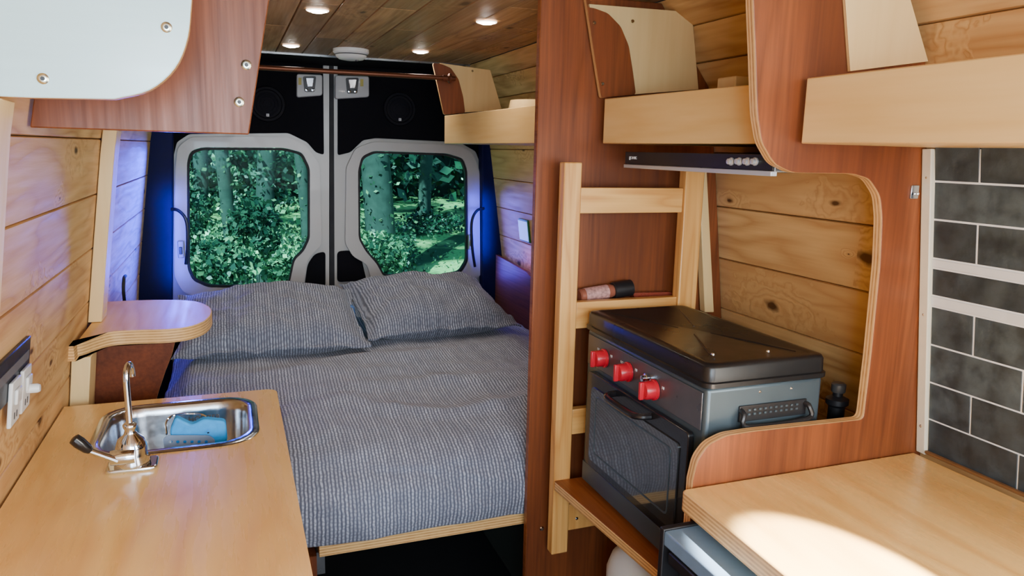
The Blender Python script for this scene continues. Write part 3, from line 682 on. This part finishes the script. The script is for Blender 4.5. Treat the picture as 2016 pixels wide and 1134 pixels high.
tag(one(slab([V((xr(-.45)-.03,1.8,1.5-.98)),V((xr(-.45)-.03,3.4,1.5-.98)),V((xr(-.45)-.03,3.4,1.5-.50)),V((xr(-.45)-.03,3.0,1.5-.52)),V((xr(-.45)-.03,2.6,1.5-.62)),V((xr(-.45)-.03,1.8,1.5-.68))],V((.015,0,0))),'bed_side_board',redd),'red stained board along the right side of the bed','board')
# ---------------- left overhead cabinet -----------------
YL=1.38; YN=1.12
t=thing('overhead_cabinet',(-.1,1.37,1.53),'overhead cabinet end of red and clear plywood with round bolts, upper left','cabinet')
pp=PY([(20,250),(490,265),(530,0)],YL); a=pp[1];b=pp[2]; top=a+(b-a)*((1.855-a.z)/(b.z-a.z))
pts=[V((xl(.03)+.004,YL,pp[0].z)),a,top]+[V((xl(z)+.006,YL,1.5+z)) for z in (.353,.30,.23,.12)]
one(slab(pts,V((0,.018,0))),'end_panel',[red,redh],t,bevel=.002)
pp=PY([(384,-120),(378,0),(370,75),(345,135),(295,178),(225,196),(60,193)],YN); pp[0].z=1.855
pts=[pp[0]]+crv(pp[1:-1],4)+[pp[-1]]
pts+=[V((xl(.055)+.004,YN,pts[-1].z))]+[V((xl(z)+.006,YN,1.5+z)) for z in (.12,.23,.30,.353)]
one(slab(pts,V((0,.02,0))),'clear_ply_panel',[birchc,edgeY],t,bevel=.002)
for px,py,Y in ((328,54,YN),(85,155,YN),(485,128,YL),(471,201,YL)):
    k_=Y/YL
    p=P(px,py,Y=Y); k=one(lathe([(.0085*k_,0),(.0085*k_,.002),(.007*k_,.003),(.0045*k_,.0035),(.0001,.0035)],p,(0,-1,0),20),'bolt',brass,t)
    one(lathe([(.0035*k_,.0035),(.0035*k_,.0042),(.0001,.0042)],p,(0,-1,0),6),'hex_socket',blackp,k)
# ---------------- bed -----------------
t=thing('bed',(.5,2.5,0),'raised fixed bed with a plywood base across the back of the van','bed')
bp=[V((.16,1.675,1.5-.925)),V((1.16,1.675,1.5-.925)),V((1.16,3.46,1.5-.925)),V((-.22,3.46,1.5-.925)),V((-.22,2.07,1.5-.925)),V((.0,2.07,1.5-.925)),V((.0,1.87,1.5-.925)),V((.16,1.87,1.5-.925))]
one(slab(bp,V((0,0,-.036))),'platform',[birch,edgeZ],t,bevel=.001)
mp_=[V((p.x+(.04 if p.x<.5 else -.04),p.y+(.085 if p.y<2.2 else -.03),1.5-.922)) for p in bp]
one(slab(fil(mp_,.05),V((0,0,.145))),'mattress',matt,t,bevel=.03,seg=3)
one(box(.10,.155,1.69,1.745,0,1.5-.965),'leg',red,t); one(box(.90,.94,1.70,1.74,.43,1.5-.965),'leg',red,t)
one(box(.156,.175,1.70,1.73,1.5-1.02,1.5-.962),'bracket',steeld,t)
prof=[(3.44,-.715),(3.3,-.712),(3.0,-.71),(2.7,-.708),(2.4,-.708),(2.15,-.708),(2.0,-.71),(1.9,-.714),(1.82,-.724),(1.755,-.742),(1.70,-.775),(1.668,-.82),(1.655,-.87),(1.667,-.925)]
pc=crv([(0,y,z) for y,z in prof],12)
ls=[0]
for a,b in zip(pc,pc[1:]): ls.append(ls[-1]+(b-a).length)
NU=130; vv=[];uvv=[]
def sm(a,b,x): x=max(0,min(1,(x-a)/(b-a))); return x*x*(3-2*x)
for j,q in enumerate(pc):
    xa=.10-.325*sm(2.06,2.16,q.y); xb=1.175
    for i in range(NU+1):
        s=i/NU; x=xa+(xb-xa)*s; l=ls[j]
        rid=1-abs(noise.noise(V((x*1.6+l*1.2,l*2.4-x*.9,4))))*2
        rid3=1-abs(noise.noise(V((x*3.2-l*1.5,l*3.6+x*1.1,14))))*2
        nz=noise.noise(V((x*3.0,l*2.4,0)))*.016+max(0,rid-.55)*.030+max(0,rid3-.7)*.022+noise.noise(V((x*10,l*4,3)))*.005+noise.noise(V((x*2.5+l*3,l*13,9)))*.008
        fy=sm(1.95,1.68,q.y)
        e=min(x-xa,xb-x); dr=-.10*(1-sm(0,.09,e))*sm(2.12,2.4,q.y)
        y=q.y-abs(nz)*1.0*fy; z=1.5+q.z+nz*(1-fy*.8)+dr
        vv.append(V((x,y,z))); uvv.append((x+noise.noise(V((x*3,l*3,7)))*.012,l))
fs=[];uvs=[]
for j in range(len(pc)-1):
    for i in range(NU):
        k=(j*(NU+1)+i,j*(NU+1)+i+1,(j+1)*(NU+1)+i+1,(j+1)*(NU+1)+i); fs.append(k); uvs.append([uvv[a] for a in k])
dv=MB().add((vv,fs),0,uvs).make('duvet',fab,smooth=80)
so=dv.modifiers.new('thick','SOLIDIFY'); so.thickness=.012; so.offset=-1
tag(dv,'blue grey seersucker duvet spread over the bed','duvet')
def pillow(cx,cy,cz,W,H,T,tilt,yaw,seed,lab):
    n1,n2=60,46; v=[];uvl=[];f=[];uvs=[]
    R=Matrix.Rotation(math.radians(yaw),3,'Z')@Matrix.Rotation(math.radians(tilt),3,'X')
    def pt(i,j,side):
        u=-1+2*i/n1;w=-1+2*j/n2; U=u*1.07;Wv=w*1.09
        iu=min(1,abs(U));iw=min(1,abs(Wv))
        t=max(0,(1-iu**2.6))**.5*max(0,(1-iw**2.4))**.5
        x=U*W/2*(1-.07*(1-w*w)*abs(u)**3); y=Wv*H/2*(1-.10*(1-u*u)*abs(w)**3)
        rid=1-abs(noise.noise(V((u*1.5+seed,w*1.8+u,2))))*2
        rid2=1-abs(noise.noise(V((u*2.6+seed+w,w*1.2,7))))*2
        nz=noise.noise(V((u*2.2+seed,w*2.2,side)))*.024+noise.noise(V((u*5+seed,w*6,side*3)))*.010+max(0,rid-.6)*.03+max(0,rid2-.7)*.03
        z=side*(T*t+.003)+ (nz*t if side>0 else 0)
        if t<.15: z+=.014*noise.noise(V((u*5+seed,w*5,9)))
        return V((x,y,z)),(x+2+seed,y)
    for side in (1,-1):
        o=len(v)
        for j in range(n2+1):
            for i in range(n1+1):
                p,q=pt(i,j,side); v.append(R@p+V((cx,cy,cz))); uvl.append(q)
        for j in range(n2):
            for i in range(n1):
                k=[o+j*(n1+1)+i,o+j*(n1+1)+i+1,o+(j+1)*(n1+1)+i+1,o+(j+1)*(n1+1)+i]
                if side<0:k.reverse()
                f.append(tuple(k)); uvs.append([uvl[a] for a in k])
    N=(n1+1)*(n2+1)
    ring=[i for i in range(n1+1)]+[j*(n1+1)+n1 for j in range(1,n2+1)]+[n2*(n1+1)+i for i in range(n1-1,-1,-1)]+[j*(n1+1) for j in range(n2-1,0,-1)]
    for a,b in zip(ring,ring[1:]+ring[:1]):
        k=(b,a,a+N,b+N); f.append(k); uvs.append([uvl[q%N] if q<N else uvl[q] for q in k])
    o=MB().add((v,f),0,uvs).make('pillow',fabp,smooth=80)
    return tag(o,lab,'pillow')
pillow(.115,2.74,1.5-.617,.60,.46,.083,13,-1,1.3,'blue grey seersucker pillow at the head of the bed, the left one')
pillow(.715,2.83,1.5-.608,.56,.46,.087,13,4,5.1,'blue grey seersucker pillow at the head of the bed, the right one')
tag(one(slab(fil(PY([(683,605),(698,602),(706,665),(690,668),(682,640)],2.80),.01),V((0,.04,0))),'folded_sheet',sheet,bevel=.008),'bit of blue sheet showing between the two pillows','sheet')
# ---------------- outdoors -----------------
def gz(x,y):
    return -.75+.95*sm(6,14,y)+.12*noise.noise(V((x*.5,y*.5,0)))
v=[];f=[];nx,ny=60,50
for j in range(ny+1):
    for i in range(nx+1):
        x=-14+30*i/nx;y=3.9+24*j/ny; v.append(V((x,y,gz(x,y))))
for j in range(ny):
    for i in range(nx): f.append((j*(nx+1)+i,j*(nx+1)+i+1,(j+1)*(nx+1)+i+1,(j+1)*(nx+1)+i))
gm,nt,bs=newmat('lawn_ground'); tc=node(nt,'ShaderNodeTexCoord'); nn=node(nt,'ShaderNodeTexNoise',{'Vector':tc.outputs['Object'],'Scale':20.0,'Detail':6}); n2_=node(nt,'ShaderNodeTexNoise',{'Vector':tc.outputs['Object'],'Scale':.9,'Detail':3})
nt.links.new(mixc(nt,mrange(nt,n2_.outputs[0],.47,.58,0,1),mixc(nt,nn.outputs[0],(.006,.026,.012),(.03,.08,.035)),mixc(nt,nn.outputs[0],(.16,.28,.10),(.55,.75,.32))),bs.inputs['Base Color'])  # sunlit and shaded patches of grass painted into the lawn colour
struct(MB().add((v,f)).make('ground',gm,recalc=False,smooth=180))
def leaves(mb,pts,size):
    for c in pts:
        a=V((random.gauss(0,1),random.gauss(0,1)-.6,random.gauss(0,1)+.5)).normalized()
        u=a.orthogonal().normalized(); u=(Matrix.Rotation(random.random()*6.28,3,a)@u); w=a.cross(u)
        s=size*random.uniform(.6,1.35)
        v=[c-u*s,c+w*s*.62-u*s*.1,c+u*s,c-w*s*.62-u*s*.1]
        mb.add((v,[(0,1,2,3)]),0,None,random.random()**1.7)
def cloud(c,r,n,shell=.5):
    out=[]
    for _ in range(n):
        d=V((random.gauss(0,1),random.gauss(0,1),random.gauss(0,1))).normalized()*(shell+(1-shell)*random.random())
        out.append(V(c)+V((d.x*r[0],d.y*r[1],d.z*r[2])))
    return out
mb=MB(); pts=[]
while len(pts)<18000:
    x=random.uniform(-1.4,3.2);y=random.uniform(6.2,12)
    if x/y>.235 and random.random()<.93: continue
    cl=noise.noise(V((x*1.3,y*1.3,5)))
    z=gz(x,y)+abs(random.gauss(0,.10))+max(0,cl)*.40; pts.append(V((x,y,z)))
leaves(mb,pts,.033)
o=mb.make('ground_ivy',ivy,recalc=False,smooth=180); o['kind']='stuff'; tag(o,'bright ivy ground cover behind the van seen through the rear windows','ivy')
mb=MB(); pts=[]
while len(pts)<5200:
    x=random.uniform(-2.2,5);y=random.uniform(12.2,15.5)
    z=gz(x,y)+random.random()**1.6*3.2
    if noise.noise(V((x*.9,y*.9,z*.9)))<.06: continue
    if x/y>.2 and random.random()<.85: continue
    pts.append(V((x,y,z)))
leaves(mb,pts,.048)
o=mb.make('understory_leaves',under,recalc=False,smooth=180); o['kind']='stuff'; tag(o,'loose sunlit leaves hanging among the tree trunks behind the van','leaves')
def shrub(px,py,Y,r,n,lab,m=ivy,size=.034):
    c=P(px,py,Y=Y); b=gz(c.x,c.y)
    t=thing('shrub',(c.x,c.y,b),lab,'shrub','shrubs behind the van')
    mb=MB(); leaves(mb,cloud(c,r,n),size); mb.make('foliage',m,t,recalc=False,smooth=180)
    mb=MB()
    for k in range(7):
        e=c+V((random.uniform(-1,1)*r[0]*.6,random.uniform(-1,1)*r[1]*.5,random.uniform(0,.8)*r[2])); mb.add(tube([V((c.x,c.y,b-.05)),(V((c.x,c.y,b))+e)/2+V((random.uniform(-.1,.1),0,0)),e],[.02,.012,.005],5))
    mb.make('stems',bark,t)
shrub(500,455,7.4,(.26,.3,.34),1300,'bright leafy shrub seen in the middle of the left rear window')
shrub(425,520,6.7,(.40,.3,.20),1300,'low leafy shrub at the bottom of the left rear window')
shrub(565,530,7.0,(.24,.3,.17),700,'low leafy shrub at the bottom right of the left rear window')
shrub(375,420,8.8,(.22,.4,.30),700,'tall leafy shrub at the left edge of the left rear window')
shrub(745,500,8.0,(.30,.4,.26),1100,'leafy shrub at the left side of the right rear window')
shrub(850,440,12.5,(.7,.5,.22),800,'dark low shrub in the middle of the right rear window',dleaf)
def tree(px,Y,r,iv,lab,hc=5.6):
    c=P(px,400,Y=Y); b=gz(c.x,c.y)
    t=thing('tree',(c.x,c.y,b),lab,'tree','trees behind the van')
    path=[V((c.x+.05*math.sin(k*1.3+px),c.y,b-.1+k*.8)) for k in range(9)]
    one(tube(path,[r*(1.25-.05*k) for k in range(9)],12),'trunk',bark,t)
    if iv:
        pts=[]
        for _ in range(iv):
            a=random.random()*6.28;z=random.random()**1.3*4.5; rr=r*1.05+abs(random.gauss(0,.05)); pts.append(V((c.x+math.cos(a)*rr,c.y+math.sin(a)*rr,b+z)))
        mb=MB(); leaves(mb,pts,.034); mb.make('climbing_ivy',ivy,t,recalc=False,smooth=180)
    mb=MB(); leaves(mb,cloud((c.x,c.y,b+hc),(.45,.45,1.1),400,.3),.12); mb.make('crown',dleaf,t,recalc=False,smooth=180)
tree(525,9.0,.09,1300,'ivy covered tree trunk in the middle of the left rear window')
tree(448,11,.08,300,'thin dark tree trunk left of the middle in the left rear window')
tree(598,10.5,.07,300,'thin tree trunk at the right edge of the left rear window')
tree(742,9.5,.16,600,'thick dark tree trunk at the left of the right rear window')
tree(840,14,.10,120,'distant tree trunk in the middle of the right rear window')
tree(395,13.5,.10,300,'tree trunk at the left edge of the left rear window')
mb=MB(); pts=[]
for _ in range(9000):
    pts.append(V((random.uniform(-8,12),random.uniform(17.5,20),random.uniform(-.2,8))))
leaves(mb,pts,.18)
mb.add(([V((-14,21,-1)),V((18,21,-1)),V((18,21,10)),V((-14,21,10))],[(0,1,2,3)]),0,None,0)
o=mb.make('forest_edge',dleaf,recalc=False,smooth=180); o['kind']='stuff'; tag(o,'dark mass of forest foliage in the distance behind the van','forest')
# ---------------- lights -----------------
w=bpy.data.worlds.new('world'); sc.world=w; w.use_nodes=True
bg=w.node_tree.nodes['Background']; bg.inputs[0].default_value=(.50,.70,1.0,1); bg.inputs[1].default_value=.95
def light(t,name,loc,tgt,e,c,**k):
    l=bpy.data.lights.new(name,t); l.energy=e; l.color=c
    for a,b in k.items(): setattr(l,a,b)
    o=bpy.data.objects.new(name,l); col.objects.link(o); o.location=loc
    o.rotation_euler=(V(tgt)-V(loc)).to_track_quat('-Z','Y').to_euler(); return o
light('SUN','sun',(0,0,5),(.5,.65,4.3),15.0,(1,.98,.93),angle=.01)
light('AREA','windscreen_light',(.35,-.9,1.45),(.5,2.0,1.0),46,(.92,.96,1.0),shape='RECTANGLE',size=1.3,size_y=.8)
light('AREA','side_door_light',(1.5,-.25,1.35),(-.3,1.3,1.1),46,(1,.93,.80),shape='RECTANGLE',size=.7,size_y=1.1)
light('AREA','cab_left_light',(-.2,-.5,1.5),(-.12,1.4,1.7),20,(.45,.74,1.0),shape='RECTANGLE',size=.4,size_y=.5)
light('SPOT','sun_patch',(.92,-.5,1.78),tuple(P(1700,1150,Z=.944)),3400,(1,.97,.92),spot_size=.15,spot_blend=.22,shadow_soft_size=.012)  # spot added inside the van, stands in for sun on the right worktop
light('AREA','led_strip_left',(-.21,3.44,1.16),(-.38,2.7,1.05),3.6,(.015,.04,1),shape='RECTANGLE',size=.04,size_y=.6,spread=1.5)
light('AREA','pillar_fill_left',(-.235,3.38,1.10),(-.23,3.5,1.10),.7,(.03,.04,1),shape='RECTANGLE',size=.02,size_y=.4,spread=1.6)  # unseen lamp added in front of the left pillar to make it glow
light('AREA','led_strip_right',(1.10,3.44,1.08),(1.28,3.0,1.0),.8,(.10,.08,1),shape='RECTANGLE',size=.04,size_y=.4,spread=1.5)
light('AREA','pillar_fill_right',(1.16,3.40,1.13),(1.155,3.5,1.13),.5,(.03,.04,1),shape='RECTANGLE',size=.02,size_y=.3,spread=1.6)  # same added lamp for the right pillar, turned away from the camera
light('POINT','led_strip_right_low',(1.17,3.05,1.03),(0,0,0),.14,(.55,.2,1),shadow_soft_size=.02)
